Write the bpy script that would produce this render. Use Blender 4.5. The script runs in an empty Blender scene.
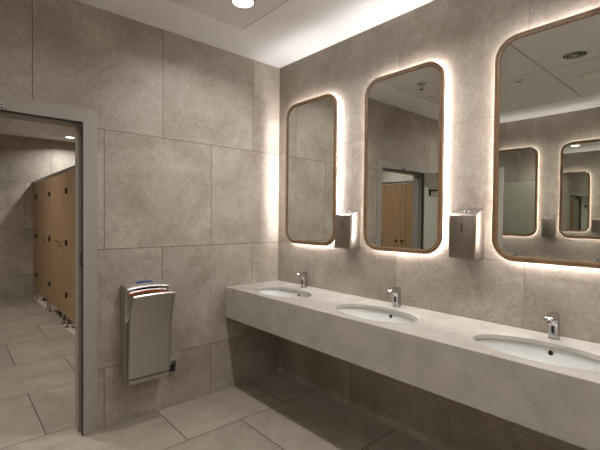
import bpy, bmesh, math
from mathutils import Vector, Matrix

S = bpy.context.scene
COL = S.collection
PI = math.pi

# ------------------------------------------------------------------ helpers
def lin(c):
    def f(v):
        v /= 255.0
        return v / 12.92 if v <= 0.04045 else ((v + 0.055) / 1.055) ** 2.4
    return (f(c[0]), f(c[1]), f(c[2]), 1.0)

def new_mat(name):
    m = bpy.data.materials.new(name)
    m.use_nodes = True
    nt = m.node_tree
    return m, nt, nt.nodes['Principled BSDF']

def N(nt, kind, **kw):
    n = nt.nodes.new(kind)
    for k, v in kw.items():
        setattr(n, k, v)
    return n

def math_node(nt, op, a, b=None):
    n = N(nt, 'ShaderNodeMath', operation=op)
    for i, v in enumerate((a, b)):
        if v is None:
            continue
        if isinstance(v, (int, float)):
            n.inputs[i].default_value = v
        else:
            nt.links.new(v, n.inputs[i])
    return n.outputs[0]

def ramp(nt, fac, stops):
    r = N(nt, 'ShaderNodeValToRGB')
    e = r.color_ramp.elements
    while len(e) < len(stops):
        e.new(0.5)
    for i, (p, c) in enumerate(stops):
        e[i].position = p
        e[i].color = c
    nt.links.new(fac, r.inputs[0])
    return r.outputs[0]

def mixc(nt, fac, a, b, blend='MIX'):
    n = N(nt, 'ShaderNodeMix', data_type='RGBA', blend_type=blend)
    for sock, v in ((0, fac), (6, a), (7, b)):
        if isinstance(v, (int, float, tuple)):
            n.inputs[sock].default_value = v
        else:
            nt.links.new(v, n.inputs[sock])
    return n.outputs[2]

def plain(name, rgb, rough=0.5, metal=0.0, bump=0.0, bscale=200.0, var=0.04):
    """painted / moulded surface with a faint procedural mottling"""
    m, nt, b = new_mat(name)
    tc = N(nt, 'ShaderNodeTexCoord')
    no = N(nt, 'ShaderNodeTexNoise')
    no.inputs['Scale'].default_value = 9.0
    no.inputs['Detail'].default_value = 5.0
    nt.links.new(tc.outputs['Object'], no.inputs['Vector'])
    c = lin(rgb)
    lo = tuple(v * (1 - var) for v in c[:3]) + (1,)
    hi = tuple(min(1, v * (1 + var)) for v in c[:3]) + (1,)
    nt.links.new(ramp(nt, no.outputs['Fac'], [(0.3, lo), (0.7, hi)]), b.inputs['Base Color'])
    b.inputs['Roughness'].default_value = rough
    b.inputs['Metallic'].default_value = metal
    if bump:
        n2 = N(nt, 'ShaderNodeTexNoise')
        n2.inputs['Scale'].default_value = bscale
        nt.links.new(tc.outputs['Object'], n2.inputs['Vector'])
        bp = N(nt, 'ShaderNodeBump')
        bp.inputs['Strength'].default_value = bump
        bp.inputs['Distance'].default_value = 0.002
        nt.links.new(n2.outputs['Fac'], bp.inputs['Height'])
        nt.links.new(bp.outputs[0], b.inputs['Normal'])
    return m

def stone_tile(name, ua, va, u0, v0, size, dark, mid, light, grout, gw, rough, seed=0.0, bump=0.25):
    """large format stone-effect tiles, half-bond, laid on world axes ua / va"""
    m, nt, b = new_mat(name)
    L = nt.links.new
    geo = N(nt, 'ShaderNodeNewGeometry')
    sep = N(nt, 'ShaderNodeSeparateXYZ')
    L(geo.outputs['Position'], sep.inputs[0])
    u, v = sep.outputs[ua], sep.outputs[va]
    vv = math_node(nt, 'DIVIDE', math_node(nt, 'SUBTRACT', v, v0), size)
    row = math_node(nt, 'FLOOR', vv)
    fv = math_node(nt, 'FRACT', vv)
    off = math_node(nt, 'FRACT', math_node(nt, 'MULTIPLY', row, 0.5))
    uu = math_node(nt, 'ADD', math_node(nt, 'DIVIDE', math_node(nt, 'SUBTRACT', u, u0), size), off)
    colm = math_node(nt, 'FLOOR', uu)
    fu = math_node(nt, 'FRACT', uu)
    du = math_node(nt, 'MINIMUM', fu, math_node(nt, 'SUBTRACT', 1.0, fu))
    dv = math_node(nt, 'MINIMUM', fv, math_node(nt, 'SUBTRACT', 1.0, fv))
    d = math_node(nt, 'MULTIPLY', math_node(nt, 'MINIMUM', du, dv), size)
    joint = math_node(nt, 'LESS_THAN', d, gw / 2)
    cmb = N(nt, 'ShaderNodeCombineXYZ')
    L(colm, cmb.inputs[0]); L(row, cmb.inputs[1]); cmb.inputs[2].default_value = seed
    wn = N(nt, 'ShaderNodeTexWhiteNoise', noise_dimensions='3D')
    L(cmb.outputs[0], wn.inputs['Vector'])
    shift = N(nt, 'ShaderNodeVectorMath', operation='MULTIPLY_ADD')
    L(wn.outputs['Color'], shift.inputs[0])
    shift.inputs[1].default_value = (17, 17, 17)
    L(geo.outputs['Position'], shift.inputs[2])
    P = shift.outputs[0]
    cloud = N(nt, 'ShaderNodeTexNoise')
    cloud.inputs['Scale'].default_value = 2.6
    cloud.inputs['Detail'].default_value = 9
    cloud.inputs['Roughness'].default_value = 0.62
    cloud.inputs['Distortion'].default_value = 0.5
    L(P, cloud.inputs['Vector'])
    fine = N(nt, 'ShaderNodeTexNoise')
    fine.inputs['Scale'].default_value = 26
    fine.inputs['Detail'].default_value = 7
    fine.inputs['Roughness'].default_value = 0.7
    fine.inputs['Distortion'].default_value = 1.5
    L(P, fine.inputs['Vector'])
    vein = N(nt, 'ShaderNodeTexNoise')
    vein.inputs['Scale'].default_value = 11
    vein.inputs['Detail'].default_value = 6
    vein.inputs['Distortion'].default_value = 2.5
    L(P, vein.inputs['Vector'])
    vd = math_node(nt, 'ABSOLUTE', math_node(nt, 'SUBTRACT', vein.outputs['Fac'], 0.5))
    vm = math_node(nt, 'LESS_THAN', vd, 0.008)
    f = math_node(nt, 'ADD', math_node(nt, 'MULTIPLY', cloud.outputs['Fac'], 0.55),
                  math_node(nt, 'MULTIPLY', fine.outputs['Fac'], 0.45))
    colr = ramp(nt, f, [(0.36, lin(dark)), (0.5, lin(mid)), (0.64, lin(light))])
    colr = mixc(nt, math_node(nt, 'MULTIPLY', vm, 0.18), colr, lin(light))
    tint = math_node(nt, 'MULTIPLY_ADD', wn.outputs['Value'], 0.10)
    nt.nodes[-1].inputs[2].default_value = 0.95
    tn = N(nt, 'ShaderNodeCombineColor')
    for i in range(3):
        L(tint, tn.inputs[i])
    colr = mixc(nt, 1.0, colr, tn.outputs[0], 'MULTIPLY')
    colr = mixc(nt, joint, colr, lin(grout))
    L(colr, b.inputs['Base Color'])
    b.inputs['Roughness'].default_value = rough
    rr = math_node(nt, 'MULTIPLY_ADD', fine.outputs['Fac'], 0.2)
    nt.nodes[-1].inputs[2].default_value = rough - 0.1
    L(rr, b.inputs['Roughness'])
    h = math_node(nt, 'SUBTRACT', math_node(nt, 'MULTIPLY', fine.outputs['Fac'], 0.35), math_node(nt, 'MULTIPLY', joint, 1.0))
    bp = N(nt, 'ShaderNodeBump')
    bp.inputs['Strength'].default_value = bump
    bp.inputs['Distance'].default_value = 0.003
    L(h, bp.inputs['Height'])
    L(bp.outputs[0], b.inputs['Normal'])
    return m

def wood(name, dark, light, axis_scale, rough=0.5):
    m, nt, b = new_mat(name)
    tc = N(nt, 'ShaderNodeTexCoord')
    mp = N(nt, 'ShaderNodeMapping')
    mp.inputs['Scale'].default_value = axis_scale
    nt.links.new(tc.outputs['Object'], mp.inputs[0])
    n1 = N(nt, 'ShaderNodeTexNoise')
    n1.inputs['Scale'].default_value = 3.0
    n1.inputs['Detail'].default_value = 8
    n1.inputs['Distortion'].default_value = 0.6
    nt.links.new(mp.outputs[0], n1.inputs['Vector'])
    n2 = N(nt, 'ShaderNodeTexNoise')
    n2.inputs['Scale'].default_value = 14.0
    n2.inputs['Detail'].default_value = 4
    nt.links.new(mp.outputs[0], n2.inputs['Vector'])
    f = math_node(nt, 'ADD', math_node(nt, 'MULTIPLY', n1.outputs['Fac'], 0.6), math_node(nt, 'MULTIPLY', n2.outputs['Fac'], 0.4))
    nt.links.new(ramp(nt, f, [(0.35, lin(dark)), (0.65, lin(light))]), b.inputs['Base Color'])
    b.inputs['Roughness'].default_value = rough
    return m

def metal(name, rgb, rough, brushed=None, metallic=1.0):
    m, nt, b = new_mat(name)
    c = lin(rgb)
    b.inputs['Metallic'].default_value = metallic
    tc = N(nt, 'ShaderNodeTexCoord')
    mp = N(nt, 'ShaderNodeMapping')
    mp.inputs['Scale'].default_value = brushed or (1, 1, 1)
    nt.links.new(tc.outputs['Object'], mp.inputs[0])
    no = N(nt, 'ShaderNodeTexNoise')
    no.inputs['Scale'].default_value = 60 if brushed else 8
    no.inputs['Detail'].default_value = 3
    nt.links.new(mp.outputs[0], no.inputs['Vector'])
    k = 0.10 if brushed else 0.02
    nt.links.new(ramp(nt, no.outputs['Fac'], [(0.3, tuple(v * (1 - k) for v in c[:3]) + (1,)), (0.7, c)]), b.inputs['Base Color'])
    r = math_node(nt, 'MULTIPLY_ADD', no.outputs['Fac'], 0.08 if brushed else 0.01)
    nt.nodes[-1].inputs[2].default_value = rough
    nt.links.new(r, b.inputs['Roughness'])
    return m

def emit(name, rgb, strength):
    m, nt, b = new_mat(name)
    b.inputs['Base Color'].default_value = (0.8, 0.8, 0.8, 1)
    b.inputs['Emission Color'].default_value = lin(rgb)
    b.inputs['Emission Strength'].default_value = strength
    return m

# ------------------------------------------------------------------ mesh tools
def obj(name, bm, mat, parent=None, smooth=True, angle=35):
    bmesh.ops.recalc_face_normals(bm, faces=bm.faces)
    me = bpy.data.meshes.new(name)
    bm.to_mesh(me); bm.free()
    for mm in (mat if isinstance(mat, (list, tuple)) else [mat]):
        me.materials.append(mm)
    if smooth:
        me.shade_smooth()
        me.set_sharp_from_angle(angle=math.radians(angle))
    o = bpy.data.objects.new(name, me)
    COL.objects.link(o)
    if parent:
        o.parent = parent
    return o

def box(bm, x0, x1, y0, y1, z0, z1, bev=0.0, seg=2, mi=0):
    x0, x1 = min(x0, x1), max(x0, x1); y0, y1 = min(y0, y1), max(y0, y1); z0, z1 = min(z0, z1), max(z0, z1)
    r = bmesh.ops.create_cube(bm, size=1.0, matrix=Matrix.Translation(((x0 + x1) / 2, (y0 + y1) / 2, (z0 + z1) / 2)) @ Matrix.Diagonal((x1 - x0, y1 - y0, z1 - z0, 1)))
    vs = r['verts']
    fs = {f for v in vs for f in v.link_faces}
    for f in fs:
        f.material_index = mi
    if bev:
        es = list({e for v in vs for e in v.link_edges})
        bmesh.ops.bevel(bm, geom=es, offset=bev, segments=seg, profile=0.5, affect='EDGES', clamp_overlap=True)
    return bm

def cyl(bm, p0, p1, r0, r1=None, n=24, caps=True):
    p0, p1 = Vector(p0), Vector(p1)
    d = p1 - p0
    q = d.to_track_quat('Z', 'Y').to_matrix().to_4x4()
    bmesh.ops.create_cone(bm, cap_ends=caps, segments=n, radius1=r0, radius2=r0 if r1 is None else r1, depth=d.length,
                          matrix=Matrix.Translation((p0 + p1) / 2) @ q)
    return bm

def lathe(bm, prof, n=32, centre=(0, 0, 0), close=False):
    """prof: list of (radius, z) spun about z"""
    rings = []
    for r, z in prof:
        if r < 1e-6:
            rings.append([bm.verts.new((centre[0], centre[1], centre[2] + z))])
        else:
            rings.append([bm.verts.new((centre[0] + r * math.cos(2 * PI * k / n), centre[1] + r * math.sin(2 * PI * k / n), centre[2] + z)) for k in range(n)])
    pairs = list(zip(rings[:-1], rings[1:]))
    if close:
        pairs.append((rings[-1], rings[0]))
    for a, b in pairs:
        for k in range(n):
            k2 = (k + 1) % n
            if len(a) == 1 and len(b) == 1:
                continue
            if len(a) == 1:
                bm.faces.new((a[0], b[k], b[k2]))
            elif len(b) == 1:
                bm.faces.new((a[k], a[k2], b[0]))
            else:
                bm.faces.new((a[k], a[k2], b[k2], b[k]))
    return bm

def loft(bm, loops, cap0=True, cap1=True, wrap=False):
    vs = [[bm.verts.new(p) for p in lp] for lp in loops]
    n = len(vs[0])
    pairs = list(zip(vs[:-1], vs[1:]))
    if wrap:
        pairs.append((vs[-1], vs[0]))
    for a, b in pairs:
        for k in range(n):
            bm.faces.new((a[k], a[(k + 1) % n], b[(k + 1) % n], b[k]))
    if not wrap:
        if cap0: bm.faces.new(vs[0][::-1])
        if cap1: bm.faces.new(vs[-1])
    return bm

def rrect(w, h, r, n=10):
    """rounded rectangle outline, centred, as (a, b) pairs"""
    pts = []
    for cx, cy, a0 in ((w / 2 - r, h / 2 - r, 0), (-w / 2 + r, h / 2 - r, 90), (-w / 2 + r, -h / 2 + r, 180), (w / 2 - r, -h / 2 + r, 270)):
        for k in range(n + 1):
            a = math.radians(a0 + 90.0 * k / n)
            pts.append((cx + r * math.cos(a), cy + r * math.sin(a)))
    return pts

def extrude_profile(bm, poly, xs, fn=None):
    """poly = (depth, z) outline, repeated at every x of xs; fn bends each point"""
    loops = []
    for x, sc in xs:
        lp = []
        cx = sum(p[0] for p in poly) / len(poly); cz = sum(p[1] for p in poly) / len(poly)
        for d, z in poly:
            dd = cx + (d - cx) * (1 - sc / 0.06) if False else d
            p = (x, -dd, z)
            lp.append(fn(p, sc) if fn else p)
        loops.append(lp)
    return loft(bm, loops)

def empty(name, loc=(0, 0, 0), rz=0.0):
    o = bpy.data.objects.new(name, None)
    o.empty_display_size = 0.1
    o.location = loc; o.rotation_euler = (0, 0, rz)
    COL.objects.link(o)
    return o

def tag(o, label, cat, group=None):
    o['label'] = label; o['category'] = cat
    if group: o['group'] = group
    return o

def struct(o, label=None):
    o['kind'] = 'structure'
    if label: o['label'] = label
    return o

def copy_tree(o, loc, rz, label, group=None):
    def rec(s, par):
        c = s.copy(); COL.objects.link(c)
        if par: c.parent = par
        for ch in s.children:
            rec(ch, c)
        return c
    c = rec(o, None)
    c.location = loc; c.rotation_euler = (0, 0, rz)
    c['label'] = label
    if group: c['group'] = group
    return c

# ------------------------------------------------------------------ materials
WD, WM, WL = (131, 118, 105), (155, 144, 132), (178, 167, 155)
GR = (98, 84, 72)
M_wall_r = stone_tile('stone_wall_tile_right', 1, 2, -1.284, 0.4103, 0.8, WD, WM, WL, (132, 120, 108), 0.004, 0.5, 3.0)
M_wall_b = stone_tile('stone_wall_tile_back', 0, 2, -1.092, 0.4103, 0.8, WD, WM, WL, GR, 0.005, 0.5, 7.0)
M_wall_l = stone_tile('stone_wall_tile_left', 1, 2, -0.9, 0.4103, 0.8, WD, WM, WL, (132, 120, 108), 0.004, 0.5, 11.0)
M_wall_f = stone_tile('stone_wall_tile_far', 0, 2, -0.87, 0.4103, 0.8, (140, 132, 123), (164, 156, 146), (184, 176, 166), (112, 104, 94), 0.006, 0.5, 13.0)
FD, FM, FL = (138, 128, 115), (156, 146, 132), (171, 161, 147)
M_floor = stone_tile('stone_floor_tile', 0, 1, -1.13, -0.505, 0.797, FD, FM, FL, (62, 52, 43), 0.007, 0.42, 21.0)
M_floor2 = stone_tile('stone_floor_tile_beyond_door', 0, 1, -1.80, 0.155, 0.797, FD, FM, FL, (62, 52, 43), 0.007, 0.45, 23.0)
M_ceil = plain('white_ceiling_paint', (234, 232, 230), 0.85, var=0.015)
M_panel = plain('grey_acoustic_ceiling_panel', (222, 219, 214), 0.9, bump=0.2, bscale=350, var=0.02)
M_dark = plain('dark_gap', (26, 24, 22), 0.8)
M_frame_paint = plain('grey_door_frame_paint', (152, 146, 139), 0.42, var=0.015)
M_leaf = plain('pale_grey_green_door_paint', (196, 196, 184), 0.35, var=0.015)
M_seal = plain('black_rubber_seal', (38, 35, 32), 0.6)
M_cub = wood('oak_laminate', (140, 112, 82), (174, 143, 108), (9, 9, 0.7), 0.5)
M_oak = wood('oak_mirror_frame', (108, 83, 58), (138, 109, 80), (12, 3, 3), 0.45)
M_alu = metal('satin_aluminium', (196, 196, 196), 0.32)
M_chrome = metal('polished_chrome', (196, 196, 197), 0.06)
M_steel = metal('brushed_stainless_steel', (166, 157, 148), 0.30, brushed=(1, 1, 30))
M_dryer = metal('metallic_grey_lacquer', (172, 166, 159), 0.42, metallic=0.75)
M_dryer_lip = metal('silver_lacquer', (226, 223, 220), 0.38)
M_black = plain('black_plastic', (18, 17, 17), 0.35)
M_gloss_black = plain('black_glass', (8, 8, 8), 0.08)
M_orange = plain('orange_plastic', (232, 132, 58), 0.45)
M_blue = plain('blue_badge', (44, 68, 120), 0.4)
M_ceramic = plain('white_glazed_ceramic', (216, 216, 213), 0.12, var=0.008)
M_led = emit('warm_white_led_strip', (252, 250, 252), 96.0)
M_dl = emit('downlight_diffuser', (255, 250, 244), 9.0)
M_white_plastic = plain('white_plastic', (222, 220, 214), 0.4, var=0.01)
M_bin = metal('dull_steel_bin', (120, 108, 96), 0.45)

def mirror_mat():
    m, nt, b = new_mat('silvered_mirror_glass')
    b.inputs['Metallic'].default_value = 1.0
    b.inputs['Base Color'].default_value = (0.80, 0.82, 0.78, 1)
    b.inputs['Roughness'].default_value = 0.0
    tc = N(nt, 'ShaderNodeTexCoord')
    no = N(nt, 'ShaderNodeTexNoise')
    no.inputs['Scale'].default_value = 2.0
    no.inputs['Detail'].default_value = 0.0
    nt.links.new(tc.outputs['Object'], no.inputs['Vector'])
    nt.links.new(ramp(nt, no.outputs['Fac'], [(0.3, (0.79, 0.81, 0.77, 1)), (0.7, (0.81, 0.83, 0.79, 1))]), b.inputs['Base Color'])
    return m
M_mirror = mirror_mat()

def quartz():
    m, nt, b = new_mat('beige_quartz_stone')
    L = nt.links.new
    geo = N(nt, 'ShaderNodeNewGeometry')
    cl = N(nt, 'ShaderNodeTexNoise'); cl.inputs['Scale'].default_value = 7; cl.inputs['Detail'].default_value = 6
    L(geo.outputs['Position'], cl.inputs['Vector'])
    vn = N(nt, 'ShaderNodeTexNoise'); vn.inputs['Scale'].default_value = 13; vn.inputs['Detail'].default_value = 5; vn.inputs['Distortion'].default_value = 3.0
    L(geo.outputs['Position'], vn.inputs['Vector'])
    gate = N(nt, 'ShaderNodeTexNoise'); gate.inputs['Scale'].default_value = 18; gate.inputs['Detail'].default_value = 2
    L(geo.outputs['Position'], gate.inputs['Vector'])
    v = math_node(nt, 'LESS_THAN', math_node(nt, 'ABSOLUTE', math_node(nt, 'SUBTRACT', vn.outputs['Fac'], 0.5)), 0.006)
    g = math_node(nt, 'GREATER_THAN', gate.outputs['Fac'], 0.51)
    f = math_node(nt, 'MULTIPLY', math_node(nt, 'MULTIPLY', v, g), 0.6)
    sp = N(nt, 'ShaderNodeTexVoronoi'); sp.inputs['Scale'].default_value = 130
    L(geo.outputs['Position'], sp.inputs['Vector'])
    s = math_node(nt, 'MULTIPLY', math_node(nt, 'LESS_THAN', sp.outputs['Distance'], 0.16), 0.18)
    c = ramp(nt, cl.outputs['Fac'], [(0.3, lin((172, 167, 158))), (0.7, lin((188, 183, 174)))])
    c = mixc(nt, s, c, lin((160, 146, 128)))
    c = mixc(nt, f, c, lin((132, 114, 96)))
    L(c, b.inputs['Base Color'])
    b.inputs['Roughness'].default_value = 0.22
    return m
M_quartz = quartz()

# ------------------------------------------------------------------ setting
H = 2.8
XL, YF = -3.65, -4.2               # facing wall, wall behind the camera
YB = 5.5                           # far wall of the toilet room
DX0, DX1, DZ = -2.535, -1.622, 2.036    # clear door opening
bm = bmesh.new()
box(bm, XL - 0.12, 0.12, YF - 0.12, -0.012, -0.1, 0.0, mi=0)
box(bm, -4.5, 0.35, 0.155, YB + 0.12, -0.1, 0.0, mi=1)
box(bm, -4.5, 0.35, -0.012, 0.155, -0.1, -0.0, mi=1)
struct(obj('floor', bm, [M_floor, M_floor2], smooth=False), 'beige stone-effect tiled floor')
bm = bmesh.new(); box(bm, 0, 0.12, YF - 0.12, 0.0, 0, H)
struct(obj('wall_right', bm, M_wall_r, smooth=False), 'stone tiled wall behind the washbasins')
bm = bmesh.new()
ox0, ox1, oz = DX0 - 0.03, DX1 + 0.03, DZ + 0.03
box(bm, ox1, 0.12, 0, 0.12, 0, H); box(bm, XL - 0.12, ox0, 0, 0.12, 0, H); box(bm, ox0, ox1, 0, 0.12, oz, H)
struct(obj('wall_back', bm, M_wall_b, smooth=False), 'stone tiled wall with the doorway and hand dryer')
bm = bmesh.new(); box(bm, XL - 0.12, XL, YF - 0.12, 0, 0, H)
struct(obj('wall_left', bm, M_wall_l, smooth=False), 'stone tiled wall facing the mirrors')
bm = bmesh.new(); box(bm, XL, 0, YF - 0.12, YF, 0, H)
struct(obj('wall_front', bm, M_ceil, smooth=False))
bm = bmesh.new(); box(bm, -4.5, 0.35, YB, YB + 0.12, 0, H)
struct(obj('wall_far', bm, M_wall_f, smooth=False), 'grey tiled wall at the end of the cubicle corridor')
bm = bmesh.new(); box(bm, 0.25, 0.35, 0.12, YB, 0, H)
struct(obj('wall_far_right', bm, M_wall_f, smooth=False))
bm = bmesh.new(); box(bm, -4.5, -4.4, 0.12, YB, 0, H)
struct(obj('wall_far_left', bm, M_wall_f, smooth=False))

# ceiling: white margins round fields of grey panels, real 8 mm shadow gaps
def ceiling_field(bm, x0, x1, y0, y1, X0, X1, Y0, Y1, xs, ys):
    t = 0.03
    box(bm, X0, X1, y1, Y1, H, H + t); box(bm, X0, X1, Y0, y0, H, H + t)
    box(bm, X0, x0, y0, y1, H, H + t); box(bm, x1, X1, y0, y1, H, H + t)
    g = 0.0055
    for a, b in zip(xs[:-1], xs[1:]):
        for c, d in zip(ys[:-1], ys[1:]):
            box(bm, a + g, b - g, c + g, d - g, H, H + t, mi=1)
bm = bmesh.new()
ceiling_field(bm, -3.065, -0.665, -4.003, -0.403, XL, 0, YF, 0, [-3.065, -1.865, -0.665], [-4.003, -2.803, -1.603, -0.403])
box(bm, XL - 0.12, 0.12, YF - 0.12, 0.0, H + 0.03, H + 0.12, mi=2)
ceiling_field(bm, -2.8, -1.58, 0.27, 5.07, -4.4, -1.26, 0.12, YB, [-2.8, -1.58], [0.27, 1.47, 2.67, 3.87, 5.07])
ceiling_field(bm, -0.945, 0.15, 0.27, 5.07, -1.26, 0.25, 0.12, YB, [-0.945, 0.15], [0.27, 1.47, 2.67, 3.87, 5.07])
box(bm, -4.5, 0.35, 0.0, YB + 0.12, H + 0.03, H + 0.12, mi=2)
box(bm, -4.4, 0.25, 0.0, 0.12, H, H + 0.03)
struct(obj('ceiling', bm, [M_ceil, M_panel, M_dark], smooth=False), 'white ceiling with grey acoustic panels')

# ------------------------------------------------------------------ door
door = struct(empty('door_1', (DX0, 0, 0)))
door['label'] = 'open doorway with grey painted frame and pale door leaf'
def loc(x): return x - DX0
bm = bmesh.new()
fw = 0.086
yf, yb = -0.016, 0.137
W = DX1 - DX0
for (xa, xb) in ((W, W + fw), (-fw, 0)):
    box(bm, xa, xb, yf, -0.0005, 0.0, DZ + fw)
box(bm, 0, W, yf, -0.0005, DZ, DZ + fw, 0.0)
for (xa, xb) in ((W, W + 0.029), (-0.029, 0)):                 # reveal lining
    box(bm, xa + 0.0, xb, 0.0, yb, 0.0, DZ + 0.029)
box(bm, -0.029, W + 0.029, 0.0, yb, DZ, DZ + 0.029)
for (xa, xb) in ((W - 0.014, W), (0, 0.014)):                  # door stop
    box(bm, xa, xb, 0.052, yb, 0.0, DZ, 0.002, 1)
box(bm, 0.014, W - 0.014, 0.052, yb, DZ - 0.014, DZ, 0.002, 1)
obj('door_frame', bm, M_frame_paint, door, smooth=False)
bm = bmesh.new()
box(bm, W - 0.005, W, yf + 0.002, 0.012, 0.0, DZ)
box(bm, 0, 0.005, yf + 0.002, 0.012, 0.0, DZ)  # hinge side: black strip standing for the shade in the leaf gap
box(bm, 0.005, W - 0.005, yf + 0.002, 0.012, DZ - 0.005, DZ)
o = obj('seal_and_gap_shade', bm, M_seal, door, smooth=False); o['label'] = 'dark rubber seal inside the frame, with a black strip as shade in the hinge gap'
bm = bmesh.new(); box(bm, W - 0.012, W - 0.0052, -0.018, 0.014, 1.108, 1.195, 0.001, 1)
o = obj('strike_plate', bm, M_black, door); o['label'] = 'dark latch strike on the door jamb'
# closer: guide rail on the frame head
bm = bmesh.new()
box(bm, 0.04, W - 0.42, yf - 0.022, yf, 2.048, 2.074, 0.004, 2)
cyl(bm, (W - 0.42, yf - 0.022, 2.061), (W - 0.42, yf, 2.061), 0.013, n=16)
r = obj('closer_rail', bm, M_alu, door)
r['label'] = 'silver guide rail on the frame head'
bm = bmesh.new(); cyl(bm, (W - 0.42, yf - 0.0235, 2.061), (W - 0.42, yf - 0.0215, 2.061), 0.005, n=12)
obj('screw', bm, M_seal, r)
# leaf, swung about 100 degrees into the room
ang = math.radians(-92)
def L2(u, v, z):
    """u along the leaf from its hinge, v across its thickness (0 = face toward room side seen in mirrors)"""
    c, s = math.cos(ang), math.sin(ang)
    return (u * c - v * s, -0.02 + u * s + v * c, z)
def leafbox(bm, u0, u1, v0, v1, z0, z1, bev=0.0):
    b2 = bmesh.new(); box(b2, u0, u1, v0, v1, z0, z1, bev, 2)
    c, s = math.cos(ang), math.sin(ang)
    bmesh.ops.transform(b2, verts=b2.verts, matrix=Matrix(((c, -s, 0, 0), (s, c, 0, -0.02), (0, 0, 1, 0), (0, 0, 0, 1))))
    me = bpy.data.meshes.new('t'); b2.to_mesh(me); b2.free(); bm.from_mesh(me); bpy.data.meshes.remove(me)
bm = bmesh.new(); leafbox(bm, 0.006, 0.945, -0.042, 0.0, 0.008, 2.04, 0.002)
leaf = obj('door_leaf', bm, M_leaf, door); leaf['label'] = 'pale grey-green door leaf swung open'
for v, nm in ((0.0, 1), (-0.042, -1)):
    bm = bmesh.new()
    cyl(bm, L2(0.85, v, 1.06), L2(0.85, v + 0.008 * nm, 1.06), 0.026, n=24)
    cyl(bm, L2(0.85, v + 0.006 * nm, 1.06), L2(0.85, v + 0.05 * nm, 1.06), 0.010, n=16)
    cyl(bm, L2(0.858, v + 0.046 * nm, 1.06), L2(0.73, v + 0.046 * nm, 1.06), 0.010, n=16)
    obj('door_handle', bm, M_chrome, leaf)
bm = bmesh.new(); leafbox(bm, 0.20, 0.42, 0.0, 0.045, 1.955, 2.015, 0.006)
obj('closer_body', bm, M_alu, leaf)
bm = bmesh.new()
cyl(bm, (0.47, yf - 0.03, 2.044), L2(0.26, 0.03, 2.028), 0.005, n=12)
cyl(bm, (0.47, yf - 0.03, 2.030), (0.47, yf - 0.03, 2.056), 0.016, n=16)
o = obj('closer_arm', bm, M_alu, door); o['label'] = 'metal arm joining the rail and the door closer'
bm = bmesh.new()
leafbox(bm, 0.075, 0.10, 0.0, 0.012, 1.745, 1.825, 0.002)
leafbox(bm, 0.078, 0.20, 0.012, 0.028, 1.798, 1.818, 0.003)
o = obj('door_hook', bm, M_seal, leaf); o['label'] = 'dark angled hook fixed high on the door leaf'

# ------------------------------------------------------------------ toilet cubicles beyond the door
def cubicle_row(name, X, sgn, pil, doors, parts, endx, label, knobs=False):
    """X = front plane; sgn = -1 faces -x. pil = list of (y0,y1); doors = (y0,y1,hinge_far)"""
    root = empty(name, (X, 0, 0))
    t = 0.013
    def bx(bm, d0, d1, y0, y1, z0, z1, bev=0.0):       # d measured into the cubicle from the front
        box(bm, -sgn * d0, -sgn * d1, y0, y1, z0, z1, bev, 1)
    ya, yb_ = min(p[0] for p in pil), max(p[1] for p in pil)
    for y0, y1 in pil:
        bm = bmesh.new(); bx(bm, 0, t, y0 + 0.0015, y1 - 0.0015, 0.14, 1.998)
        obj('pilaster', bm, M_cub, root, smooth=False)
        for yl in (y0 + 0.035, y1 - 0.035):
            bm = bmesh.new()
            cyl(bm, (-sgn * 0.0065, yl, 0.004), (-sgn * 0.0065, yl, 0.139), 0.011, n=14)
            cyl(bm, (-sgn * 0.0065, yl, 0.0), (-sgn * 0.0065, yl, 0.014), 0.028, 0.024, n=20)
            cyl(bm, (sgn * 0.010, yl, 0.165), (0.0, yl, 0.165), 0.012, n=14)
            lg = obj('leg', bm, M_chrome, root)
    for y0, y1, far in doors:
        bm = bmesh.new(); bx(bm, 0, t, y0 + 0.0035, y1 - 0.0035, 0.14, 1.990)
        d = obj('cubicle_door', bm, M_cub, root, smooth=False)
        yh = y1 - 0.025 if far else y0 + 0.025
        yk = y0 + 0.13 if far else y1 - 0.13
        s = 1 if far else -1
        for z in (0.42, 1.09, 1.75):
            bm = bmesh.new()
            cyl(bm, (sgn * 0.012, yh + s * 0.028, z - 0.035), (sgn * 0.012, yh + s * 0.028, z + 0.035), 0.010, n=12)
            box(bm, sgn * 0.010, 0.0, yh - 0.008, yh + 0.03, z - 0.030, z + 0.034, 0.003, 1)
            h = obj('hinge', bm, M_seal, d); h['label'] = 'dark metal door hinge'
        bm = bmesh.new()
        cyl(bm, (0, yk - s * 0.04, 1.09), (sgn * 0.04, yk - s * 0.04, 1.09), 0.013, n=14)
        cyl(bm, (sgn * 0.034, yk - s * 0.05, 1.09), (sgn * 0.034, yk + s * 0.075, 1.09), 0.011, n=14)
        if knobs:
            bm.free(); bm = bmesh.new()
            for q in (0.055, 0.165):
                bm.free(); bm = bmesh.new()
                cyl(bm, (0, y0 + q, 1.085), (sgn * 0.03, y0 + q, 1.085), 0.012, n=14)
                cyl(bm, (sgn * 0.022, y0 + q, 1.085), (sgn * 0.04, y0 + q, 1.085), 0.020, 0.017, n=18)
                obj('door_knob', bm, M_seal, d); bm = bmesh.new()
            bm.free()
        else:
            obj('door_lever', bm, M_chrome, d)
    bm = bmesh.new(); bx(bm, -0.008, 0.026, ya, yb_, 1.999, 2.034, 0.003)
    obj('head_rail', bm, M_alu, root)
    for y in parts:
        bm = bmesh.new(); bx(bm, t, abs(endx - X), y - 0.0065, y + 0.0065, 0.14, 1.998)
        obj('partition', bm, M_cub, root, smooth=False)
    return tag(root, label, 'toilet cubicles')
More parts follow.
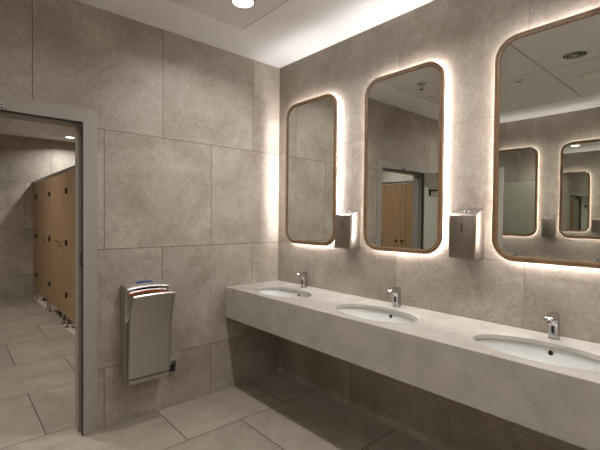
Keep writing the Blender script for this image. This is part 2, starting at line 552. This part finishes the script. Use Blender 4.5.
cubs = cubicle_row('toilet_cubicle_row', -1.14, -1,
            [(5.14, 5.498), (3.985, 4.24), (2.88, 3.175), (1.85, 2.11), (0.78, 1.05)],
            [(4.24, 5.14, True), (3.175, 3.985, True), (2.11, 2.88, True), (1.05, 1.85, True)],
            [4.11, 3.03, 1.98, 0.86], 0.249,
            'row of oak laminate toilet cubicles on chrome legs seen straight through the doorway')
c2 = cubicle_row('toilet_cubicle_row', -3.2, 1,
            [(0.2, 0.69), (1.62, 1.9), (2.8, 3.08), (3.98, 4.26), (5.14, 5.498)],
            [(0.69, 1.62, True), (1.9, 2.8, True), (3.08, 3.98, True), (4.26, 5.14, True)],
            [1.76, 2.94, 4.12], -4.399,
            'oak laminate toilet cubicles seen only reflected in the middle mirror', True)
bm = bmesh.new()
# bins standing just inside the cubicle doors
def bin_(y, x, label):
    r = tag(empty('pedal_bin', (x, y, 0)), label, 'bin', 'bins in the toilet cubicles')
    bm = bmesh.new(); lathe(bm, [(0, 0.0), (0.088, 0.0), (0.09, 0.005), (0.09, 0.03), (0.086, 0.035), (0, 0.035)], 28)
    b = obj('base_ring', bm, M_black, r); b['label'] = 'black base ring'
    bm = bmesh.new(); lathe(bm, [(0, 0.035), (0.082, 0.035), (0.082, 0.26), (0.085, 0.262), (0.084, 0.28), (0.05, 0.30), (0, 0.304)], 28)
    obj('body', bm, M_bin, r)
bin_(5.02, -0.98, 'small round bin showing under the farthest cubicle door')
bin_(3.78, -0.97, 'small round bin showing under the middle cubicle door')
bin_(2.83, -0.96, 'small round bin showing under the cubicle door beside the door frame')

# ------------------------------------------------------------------ backlit mirrors
def make_mirror(label, group):
    r = tag(empty('backlit_mirror'), label, 'mirror', group)
    w, h, rad = 0.604, 1.198, 0.120
    def ring(inset, x, n=14):
        return [(x, a, b) for a, b in rrect(w - 2 * inset, h - 2 * inset, max(rad - inset, 0.01), n)]
    prof = [(0.0, -0.030), (0.0, -0.046), (0.0015, -0.0485), (0.004, -0.0495), (0.0105, -0.0495), (0.0115, -0.0465), (0.0135, -0.0465),
            (0.0145, -0.0485), (0.026, -0.0485), (0.0285, -0.0475), (0.0295, -0.0455), (0.0295, -0.030)]
    bm = bmesh.new(); loft(bm, [ring(i, x) for i, x in prof], wrap=True)
    obj('wood_frame', bm, M_oak, r, angle=50)
    bm = bmesh.new(); loft(bm, [ring(0.0296, -0.0435), ring(0.0296, -0.0395)])
    obj('mirror_glass', bm, M_mirror, r, smooth=False)
    bm = bmesh.new(); loft(bm, [ring(0.0230, -0.036), ring(0.0230, -0.0005)])
    b = obj('back_box', bm, M_white_plastic, r, angle=50); b['label'] = 'white back box holding the mirror off the wall'
    bm = bmesh.new(); loft(bm, [ring(0.0235, -0.0175), ring(0.019, -0.0165), ring(0.019, -0.0065), ring(0.0235, -0.0055)], wrap=True)
    l = obj('led_strip', bm, M_led, r, angle=50); l['label'] = 'glowing warm white light strip behind the frame'
    return r
ZM = 1.812
m1 = make_mirror('backlit oak framed mirror nearest the room corner', None)
m1.location = (0, -0.458, ZM)
copy_tree(m1, (0, -1.334, ZM), 0, 'backlit oak framed mirror in the middle, reflecting the doorway')
copy_tree(m1, (0, -2.233, ZM), math.radians(-0.35), 'largest looking backlit mirror, cut off by the right edge of the photo')
copy_tree(m1, (XL, -0.69, ZM), PI, 'backlit mirror on the facing wall, left one reflected in the nearest mirror')
copy_tree(m1, (XL, -1.55, ZM), PI, 'backlit mirror on the facing wall, with another mirror reflected inside it')

# ------------------------------------------------------------------ paper towel dispensers between the mirrors
def make_disp(label):
    r = tag(empty('towel_dispenser'), label, 'dispenser')
    w, h, d = 0.151, 0.244, 0.116
    rise = 0.040                                   # top slopes up to the wall
    bm = bmesh.new(); box(bm, -d, -0.0005, -w / 2, w / 2, 0, h, 0.003, 2)
    for v in bm.verts:
        if v.co.z > h / 2: v.co.z += rise * (v.co.x + d) / d
    b = obj('body', bm, M_steel, r)
    bm = bmesh.new(); box(bm, -d - 0.0025, -d + 0.0, -w / 2 + 0.004, w / 2 - 0.004, 0.006, h - 0.006, 0.0012, 2)
    f = obj('front_cover', bm, M_steel, r)
    bm = bmesh.new(); box(bm, -d - 0.0032, -d - 0.0018, -0.0035, 0.0035, 0.152, 0.200, 0.001, 2)
    s = obj('level_window', bm, M_black, f); s['label'] = 'dark vertical level window'
    bm = bmesh.new(); cyl(bm, (-d - 0.0032, w * 0.24, 0.098), (-d - 0.0018, w * 0.24, 0.098), 0.003, n=14)
    obj('rivet', bm, M_seal, f)
    bm = bmesh.new(); cyl(bm, (-0.055, 0, h + rise * 0.5), (-0.0565, 0, h + rise * 0.5 + 0.007), 0.012, 0.010, n=24)
    k = obj('lock', bm, M_chrome, r); k['label'] = 'round chrome lock on the top'
    return r
d1 = make_disp('brushed steel towel dispenser between the corner mirror and the middle mirror')
d1.location = (0, -0.891, 1.213)
copy_tree(d1, (0, -1.795, 1.213), 0, 'brushed steel towel dispenser between the middle mirror and the nearest mirror')
copy_tree(d1, (XL, -1.15, 1.213), PI, 'steel towel dispenser on the facing wall, seen reflected in the nearest mirror')

# ------------------------------------------------------------------ worktop with basins and taps
CZ, CF, CE = 0.856, -0.555, -3.6
BY = (-0.425, -1.335, -2.243)          # taps
BC = (-0.460, -1.352, -2.255)          # basins
BX, BA, BB = -0.322, 0.283, 0.162
def make_counter(label, basins):
    r = tag(empty('washbasin_worktop'), label, 'worktop')
    bm = bmesh.new()
    edges = []
    def loop(pts):
        vs = [bm.verts.new(p) for p in pts]
        for i in range(len(vs)):
            edges.append(bm.edges.new((vs[i], vs[(i + 1) % len(vs)])))
    loop([(CF, 0 - 0.0005, CZ), (CF, CE, CZ), (-0.0005, CE, CZ), (-0.0005, -0.0005, CZ)])
    for y in basins:
        loop([(BX + BB * math.cos(2 * PI * k / 72), y + BA * math.sin(2 * PI * k / 72), CZ) for k in range(72)])
    bmesh.ops.triangle_fill(bm, use_beauty=True, use_dissolve=False, edges=edges)
    res = bmesh.ops.extrude_face_region(bm, geom=bm.faces[:])
    bmesh.ops.translate(bm, verts=[v for v in res['geom'] if isinstance(v, bmesh.types.BMVert)], vec=(0, 0, -0.02))
    obj('top_slab', bm, M_quartz, r, angle=30)
    for a, b in ((-0.0005, -1.7965), (-1.798, CE)):
        bm = bmesh.new(); box(bm, CF, CF + 0.02, b, a, 0.606, CZ - 0.0202)
        obj('apron', bm, M_quartz, r, smooth=False)
    return r
ctr = make_counter('long beige quartz worktop with a deep apron under the three mirrors', BC)

def make_basin(label):
    r = tag(empty('washbasin'), label, 'washbasin', None)
    bm = bmesh.new()
    n = 72; RB, RA = BB + 0.018, BA + 0.018
    inner = [(1.02, -0.0205), (0.995, -0.024), (0.965, -0.045), (0.92, -0.075), (0.84, -0.108), (0.70, -0.134), (0.48, -0.150), (0.22, -0.157), (0.075, -0.160)]
    outer = [(0.08, -0.172), (0.50, -0.163), (0.74, -0.147), (0.88, -0.118), (0.97, -0.080), (1.02, -0.045), (1.10, -0.032), (1.10, -0.0205)]
    loops = []
    for s, z in inner + outer:
        loops.append([(RB * s * math.cos(2 * PI * k / n), RA * s * math.sin(2 * PI * k / n), z) for k in range(n)])
    loft(bm, loops, wrap=True)
    bw = obj('bowl', bm, M_ceramic, r, angle=60)
    bm = bmesh.new(); cyl(bm, (RB * 0.995, 0, -0.052), (RB * 0.950, 0, -0.050), 0.012, n=24)
    rg = obj('overflow_ring', bm, M_chrome, r)
    bm = bmesh.new(); cyl(bm, (RB * 0.965, 0, -0.0505), (RB * 0.945, 0, -0.0497), 0.009, n=20)
    h = obj('overflow_hole', bm, M_black, rg); h['label'] = 'dark overflow hole'
    bm = bmesh.new(); lathe(bm, [(0, -0.156), (0.018, -0.156), (0.024, -0.159), (0.024, -0.170), (0, -0.170)], 24)
    obj('drain', bm, M_chrome, r)
    return r
b1 = make_basin('white oval undermount basin nearest the room corner')
b1.location = (BX, BC[0], CZ)

def make_tap(label):
    r = tag(empty('sensor_tap'), label, 'tap')
    w = 0.036
    prof = [(0.020, 0.004), (-0.022, 0.004), (-0.0215, 0.050), (-0.023, 0.086), (-0.030, 0.095), (-0.050, 0.0985), (-0.080, 0.0985), (-0.098, 0.0955),
            (-0.107, 0.100), (-0.105, 0.110), (-0.094, 0.1165), (-0.060, 0.1235), (-0.010, 0.1275), (0.012, 0.1275), (0.0195, 0.121), (0.0205, 0.105)]
    bm = bmesh.new()
    ys = [(-w / 2, 0.004), (-w / 2 + 0.0015, 0.0015), (-w / 2 + 0.005, 0.0), (w / 2 - 0.005, 0.0), (w / 2 - 0.0015, 0.0015), (w / 2, 0.004)]
    P = [Vector((a, 0, b)) for a, b in prof]
    loops = []
    m = len(P)
    for y, ins in ys:
        lp = []
        for i in range(m):
            a, b, c = P[i - 1], P[i], P[(i + 1) % m]
            t = (c - a).normalized()
            nrm = Vector((t.z, 0, -t.x))        # profile runs so that this points inward
            q = b - nrm * -ins if False else b + nrm * ins
            k = 1.0 + 0.22 * max(0.0, 1 - b.z / 0.10)      # body widens to its foot
            lp.append((q.x, y * k, q.z))
        loops.append(lp)
    loft(bm, loops)
    body = obj('tap_body', bm, M_chrome, r, angle=50)
    bm = bmesh.new()
    loft(bm, [[(a - 0.001, b, z) for a, b in rrect(0.050 * s, 0.050 * s, 0.018 * s, 6)] for z, s in ((0.0, 1.0), (0.004, 1.0), (0.006, 0.95))])
    obj('foot', bm, M_chrome, r, angle=50)
    bm = bmesh.new(); cyl(bm, (-0.088, 0, 0.092), (-0.088, 0, 0.100), 0.0105, 0.0115, n=24)
    a_ = obj('aerator', bm, M_seal, r); a_['label'] = 'dark outlet under the spout tip'
    bm = bmesh.new()
    loft(bm, [[(x, a, 0.045 + b) for a, b in rrect(0.022, 0.048, 0.0105, 8)] for x in (-0.0235, -0.020)])
    e = obj('sensor_bezel', bm, M_chrome, r, angle=50)
    bm = bmesh.new()
    loft(bm, [[(x, a, 0.045 + b) for a, b in rrect(0.012, 0.034, 0.003, 4)] for x in (-0.0245, -0.022)])
    s_ = obj('sensor_window', bm, M_gloss_black, e); s_['label'] = 'black sensor window'
    return r
t1 = make_tap('chrome sensor tap at the basin nearest the room corner')
t1.location = (-0.060, BY[0], CZ)
copy_tree(b1, (BX, BC[1], CZ), 0, 'white oval undermount basin below the middle mirror')
copy_tree(b1, (BX, BC[2], CZ), 0, 'white oval undermount basin at the right edge of the photo')
copy_tree(t1, (-0.060, BY[1], CZ), 0, 'chrome sensor tap below the middle mirror')
copy_tree(t1, (-0.060, BY[2], CZ), 0, 'chrome sensor tap below the nearest mirror, largest in view')
# facing wall: the same worktop, basins and taps, only glimpsed in the mirrors
c2 = make_counter('beige quartz worktop along the facing wall, opposite the three mirrors', (-2.851, -1.943, -1.031))
c2.location = (XL, -3.601, 0); c2.rotation_euler = (0, 0, PI)
for y, wh in ((-0.75, 'beside the door leaf'), (-1.658, 'nearer the camera')):
    copy_tree(b1, (XL - BX, y, CZ), PI, 'white oval basin in the facing worktop, the one ' + wh)
    copy_tree(t1, (XL + 0.072, y, CZ), PI, 'chrome tap on the facing worktop, the one ' + wh)

# ------------------------------------------------------------------ hand dryer
DXC = -1.246
hd = tag(empty('hand_dryer', (DXC, 0, 0)), 'grey metallic blade hand dryer on the wall beside the doorway', 'hand dryer')
hw = 0.145
def slices(hw, n=14, e=0.012):
    xs = [(-hw, 1.0), (-hw + e * 0.3, 0.35), (-hw + e, 0.0)]
    xs += [(-hw + e + (2 * hw - 2 * e) * k / n, 0.0) for k in range(1, n)]
    xs += [(hw - e, 0.0), (hw - e * 0.3, 0.35), (hw, 1.0)]
    return xs
def prof_solid(poly, hw, bow_d=0.0, bow_z=None, e=0.012, ins=0.006, chw=None):
    bm = bmesh.new()
    P = [Vector((d, z)) for d, z in poly]
    m = len(P)
    area = sum(P[i].x * P[(i + 1) % m].y - P[(i + 1) % m].x * P[i].y for i in range(m))
    sg = 1 if area > 0 else -1
    loops = []
    for x, k in slices(hw, e=e):
        lp = []
        c = 1 - (x / (chw or hw)) ** 2
        for i in range(m):
            a, b, cc = P[i - 1], P[i], P[(i + 1) % m]
            t = (cc - a).normalized()
            nrm = Vector((-t.y, t.x)) * sg
            q = b + nrm * ins * k
            d, z = q
            if bow_z: z += bow_z(b.x, b.y) * c
            d = max(d, 0.0006) + (bow_d * c if b.x > 0.02 else 0)
            lp.append((x, -d, z))
        loops.append(lp)
    return loft(bm, loops)
body_poly = [(0.0, 0.335), (0.0, 0.950), (0.012, 0.962), (0.055, 0.968), (0.105, 0.958), (0.134, 0.944), (0.137, 0.938), (0.131, 0.932),
             (0.122, 0.885), (0.108, 0.80), (0.103, 0.752), (0.110, 0.733), (0.126, 0.725), (0.145, 0.733), (0.155, 0.75), (0.158, 0.70), (0.152, 0.36), (0.125, 0.335)]
obj('body', prof_solid(body_poly, hw, 0.0, lambda d, z: 0.014 * max(0, (z - 0.90) / 0.06) if z > 0.90 else 0), M_dryer, hd, angle=40)
shell_poly = [(0.154, 0.345), (0.170, 0.352), (0.178, 0.46), (0.184, 0.56), (0.194, 0.68), (0.216, 0.80), (0.246, 0.885), (0.258, 0.905), (0.256, 0.912), (0.240, 0.914),
              (0.230, 0.900), (0.200, 0.815), (0.172, 0.755), (0.159, 0.745)]
sh = obj('front_shell', prof_solid(shell_poly, hw - 0.002, 0.004, lambda d, z: 0.008 * max(0, (z - 0.80) / 0.11) if z > 0.80 else 0), M_dryer, hd, angle=40)
lip_poly = [(0.132, 0.936), (0.141, 0.936), (0.1455, 0.942), (0.142, 0.950), (0.131, 0.953), (0.124, 0.951)]
o = obj('top_lip', prof_solid(lip_poly, hw - 0.003, 0.0, lambda d, z: 0.0125, ins=0.001), M_dryer_lip, hd); o['label'] = 'bright silver lip along the top'
for sx in (-1, 1):
    bm = bmesh.new()
    box(bm, sx * (hw - 0.0018), sx * (hw + 0.0006), -0.1585, -0.1545, 0.36, 0.735)
    o = obj('side_seam', bm, M_black, hd, smooth=False); o['label'] = 'thin dark seam along the side'
lip2 = [(0.240, 0.910), (0.258, 0.904), (0.2605, 0.910), (0.254, 0.9165), (0.242, 0.917)]
o = obj('shell_lip', prof_solid(lip2, hw - 0.004, 0.004, lambda d, z: 0.008, ins=0.001), M_dryer_lip, sh); o['label'] = 'bright silver top edge'
band = [(0.120, 0.905), (0.136, 0.912), (0.141, 0.918), (0.138, 0.924), (0.124, 0.924)]
bd = obj('air_nozzle', prof_solid(band, hw - 0.016, 0.0, lambda d, z: 0.0125, ins=0.001), M_dryer_lip, hd); bd['label'] = 'silver air nozzle bar'
orange = [(0.118, 0.896), (0.136, 0.902), (0.1385, 0.909), (0.120, 0.906)]
o = obj('nozzle_stripe', prof_solid(orange, hw - 0.018, 0.0, lambda d, z: 0.0125, ins=0.001), M_orange, bd); o['label'] = 'orange stripe under the nozzle'
disp_poly = [(0.118, 0.926), (0.1345, 0.926), (0.1365, 0.936), (0.122, 0.936)]
bm = prof_solid(disp_poly, 0.075, 0.0, lambda d, z: 0.0, ins=0.001)
bmesh.ops.translate(bm, verts=bm.verts, vec=(-0.005, -0.001, 0.0105))
o = obj('display_slot', bm, M_gloss_black, hd); o['label'] = 'black display slot'
bm = prof_solid([(0.066, 0.9640), (0.096, 0.958), (0.0965, 0.9612), (0.066, 0.9672)], 0.058, 0.0, lambda d, z: 0.014 * (z - 0.90) / 0.06, ins=0.001, chw=hw)
bmesh.ops.translate(bm, verts=bm.verts, vec=(-0.008, 0, 0.0012))
o = obj('badge', bm, M_blue, hd, angle=50); o['label'] = 'blue oval badge on the top'
bm = bmesh.new(); cyl(bm, (-hw - 0.0015, -0.035, 0.85), (-hw + 0.002, -0.035, 0.85), 0.005, n=14)
obj('screw', bm, M_chrome, hd)
tray_poly = [(0.012, 0.334), (0.125, 0.334), (0.150, 0.344), (0.158, 0.335), (0.150, 0.306), (0.115, 0.290), (0.03, 0.300)]
o = obj('drip_tray', prof_solid(tray_poly, hw - 0.010, 0.0, None), M_dryer, hd, angle=40); o['label'] = 'pale drip tray along the bottom'
gap_poly = [(0.120, 0.3345), (0.165, 0.346), (0.166, 0.352), (0.155, 0.356), (0.125, 0.350)]
o = obj('tray_gap', prof_solid(gap_poly, hw - 0.008, 0.0, None, ins=0.001), M_black, hd); o['label'] = 'dark seam above the drip tray'
# little wall box by the dryer
wb = tag(empty('connection_box', (-1.025, 0, 0.268)), 'small chrome connection box with black face at the lower right of the hand dryer', 'box')
bm = bmesh.new(); box(bm, -0.03, 0.03, -0.03, -0.0005, 0, 0.088, 0.004, 2)
obj('housing', bm, M_chrome, wb)
bm = bmesh.new(); box(bm, -0.026, 0.018, -0.0315, -0.029, 0.008, 0.066, 0.002, 1)
o = obj('face', bm, M_black, wb); o['label'] = 'black face'

# ------------------------------------------------------------------ ceiling fittings
def make_downlight(label, power, spread, x, y, group=None):
    r = tag(empty('ceiling_downlight', (x, y, H)), label, 'ceiling light', group)
    bm = bmesh.new(); lathe(bm, [(0.064, 0.0), (0.085, 0.0), (0.085, -0.002), (0.080, -0.006), (0.069, -0.006), (0.064, -0.003)], 40, close=True)
    obj('trim_ring', bm, M_white_plastic, r)
    bm = bmesh.new(); lathe(bm, [(0, -0.0015), (0.0645, -0.0015), (0.0645, -0.003), (0, -0.004)], 40)
    d = obj('diffuser', bm, M_dl, r); d['label'] = 'bright round diffuser'
    return r
def lamp_under(r, power, spread, col=(1.0, 0.985, 0.965)):
    ld = bpy.data.lights.new('downlight_lamp', 'AREA')
    ld.shape = 'DISK'; ld.size = 0.11; ld.energy = power; ld.spread = math.radians(spread); ld.color = col
    lo = bpy.data.objects.new('downlight_lamp', ld)
    lo.location = (0, 0, -0.007); COL.objects.link(lo); lo.parent = r
P_MAIN, P_BACK = 11.0, 17.0
spots = [(-0.87, -0.71, 'bright round downlight in the grey ceiling panel above the hand dryer wall', P_MAIN),
         (-0.88, -1.95, 'round downlight above the middle of the worktop', P_MAIN),
         (-0.88, -3.2, 'round downlight above the near end of the worktop', P_MAIN),
         (-2.75, -0.70, 'round downlight above the open door', P_MAIN * 0.5),
         (-2.75, -3.2, 'round downlight at the near end of the facing wall', P_MAIN * 0.5)]
spots += [(-2.75, -1.95, 'round downlight above the middle of the facing wall', P_MAIN * 0.5)]
for x, y, lb, p in spots:
    r = make_downlight(lb, p, 110, x, y)
    lamp_under(r, p, 150)
r = make_downlight('round downlight over the cubicles, seen through the doorway', 0, 0, -0.67, 4.986); lamp_under(r, P_BACK, 150, (1, 0.97, 0.92))
for x, y, lb in ((-0.67, 2.5, 'round downlight over the nearer cubicles'), (-2.15, 1.0, 'round downlight in the cubicle corridor just past the doorway'),
                 (-3.75, 1.6, 'unseen round downlight added over the cubicles that the middle mirror reflects'), (-2.15, 3.6, 'round downlight far along the cubicle corridor')):  # the left cubicle downlight is unseen, added to brighten the area above them
    r = make_downlight(lb, 0, 0, x, y); lamp_under(r, P_BACK * 1.0, 140, (1, 0.97, 0.92))

# recessed air valve and plain round cover, seen in the nearest mirror
av = tag(empty('air_valve', (-1.67, -1.88, H)), 'round dark-ringed recessed ceiling fitting reflected in the nearest mirror', 'air valve')
bm = bmesh.new(); lathe(bm, [(0.082, 0.0), (0.105, 0.0), (0.105, -0.003), (0.098, -0.008), (0.086, -0.008), (0.082, -0.004)], 40, close=True)
obj('rim', bm, M_white_plastic, av)
bm = bmesh.new(); lathe(bm, [(0, -0.001), (0.0825, -0.001), (0.0825, -0.003), (0, -0.003)], 40)
o = obj('dark_recess', bm, M_dark, av)
for ra in (0.066, 0.046):
    bm = bmesh.new(); lathe(bm, [(ra - 0.007, -0.003), (ra, -0.003), (ra, -0.007), (ra - 0.007, -0.007)], 40, close=True)
    obj('ring', bm, M_alu, av)
bm = bmesh.new(); lathe(bm, [(0, -0.003), (0.026, -0.003), (0.024, -0.009), (0, -0.011)], 32)
obj('hub', bm, M_alu, av)
cv = bmesh.new(); lathe(cv, [(0, 0.0), (0.10, 0.0), (0.10, -0.004), (0.094, -0.010), (0, -0.014)], 40)
cvo = obj('ceiling_speaker', cv, M_white_plastic); cvo.location = (-2.32, -1.86, H)
tag(cvo, 'plain pale round ceiling cover at the right edge of the nearest mirror', 'ceiling cover')
def sprinkler(x, y, label):
    r = tag(empty('fire_sprinkler', (x, y, H)), label, 'sprinkler')
    bm = bmesh.new(); lathe(bm, [(0, 0.0), (0.046, 0.0), (0.044, -0.006), (0.024, -0.012), (0, -0.012)], 32)
    o = obj('escutcheon', bm, M_alu, r)
    bm = bmesh.new()
    cyl(bm, (0, 0, -0.012), (0, 0, -0.030), 0.011, n=14)
    cyl(bm, (-0.010, 0, -0.028), (0, 0, -0.058), 0.003, n=8); cyl(bm, (0.010, 0, -0.028), (0, 0, -0.058), 0.003, n=8)
    obj('frame_arm', bm, M_alu, r)
    bm = bmesh.new(); cyl(bm, (0, 0, -0.056), (0, 0, -0.060), 0.020, n=20)
    obj('deflector', bm, M_seal, r)
sprinkler(-1.394, -0.66, 'dark sprinkler head on the ceiling, reflected in the middle mirror')
sd = tag(empty('ceiling_detector', (-1.99, -1.33, H)), 'small flat pale detector on the ceiling, reflected at the left of the nearest mirror', 'detector')
bm = bmesh.new(); lathe(bm, [(0, 0.0), (0.052, 0.0), (0.052, -0.008), (0.046, -0.014), (0, -0.015)], 32)
obj('base', bm, M_white_plastic, sd)
bm = bmesh.new(); lathe(bm, [(0, -0.014), (0.026, -0.014), (0.026, -0.022), (0, -0.022)], 24)
o = obj('sensing_chamber', bm, M_seal, sd); o['label'] = 'dark vented chamber'
bm = bmesh.new(); lathe(bm, [(0, -0.022), (0.030, -0.022), (0.028, -0.027), (0, -0.029)], 24)
obj('cap', bm, M_white_plastic, sd)

# ------------------------------------------------------------------ world + camera
w = bpy.data.worlds.new('room_air'); S.world = w; w.use_nodes = True
w.node_tree.nodes['Background'].inputs[0].default_value = (0.9, 0.92, 1.0, 1)
w.node_tree.nodes['Background'].inputs[1].default_value = 0.0

f, yaw, pit, rol = 395.44, math.radians(41.77), -0.0177, 0.0094
F = Vector((math.sin(yaw) * math.cos(pit), math.cos(yaw) * math.cos(pit), math.sin(pit)))
R = Vector((math.cos(yaw), -math.sin(yaw), 0)); U = R.cross(F)
R2 = R * math.cos(rol) + U * math.sin(rol); U2 = U * math.cos(rol) - R * math.sin(rol)
cam = bpy.data.cameras.new('camera')
cam.sensor_fit = 'HORIZONTAL'; cam.sensor_width = 36.0; cam.lens = f / 600.0 * 36.0
cam.clip_start = 0.02
co = bpy.data.objects.new('camera', cam); COL.objects.link(co)
co.matrix_world = Matrix(((R2.x, U2.x, -F.x, -2.278), (R2.y, U2.y, -F.y, -2.8484), (R2.z, U2.z, -F.z, 1.4327), (0, 0, 0, 1)))
S.camera = co
S.view_settings.view_transform = 'Standard'
S.view_settings.look = 'None'
S.view_settings.gamma = 1.0
S.view_settings.use_curve_mapping = False
S.view_settings.exposure = 0.0
c = S.cycles
c.max_bounces = 14; c.diffuse_bounces = 10; c.glossy_bounces = 8
c.sample_clamp_indirect = 6.0
c.use_denoising = True
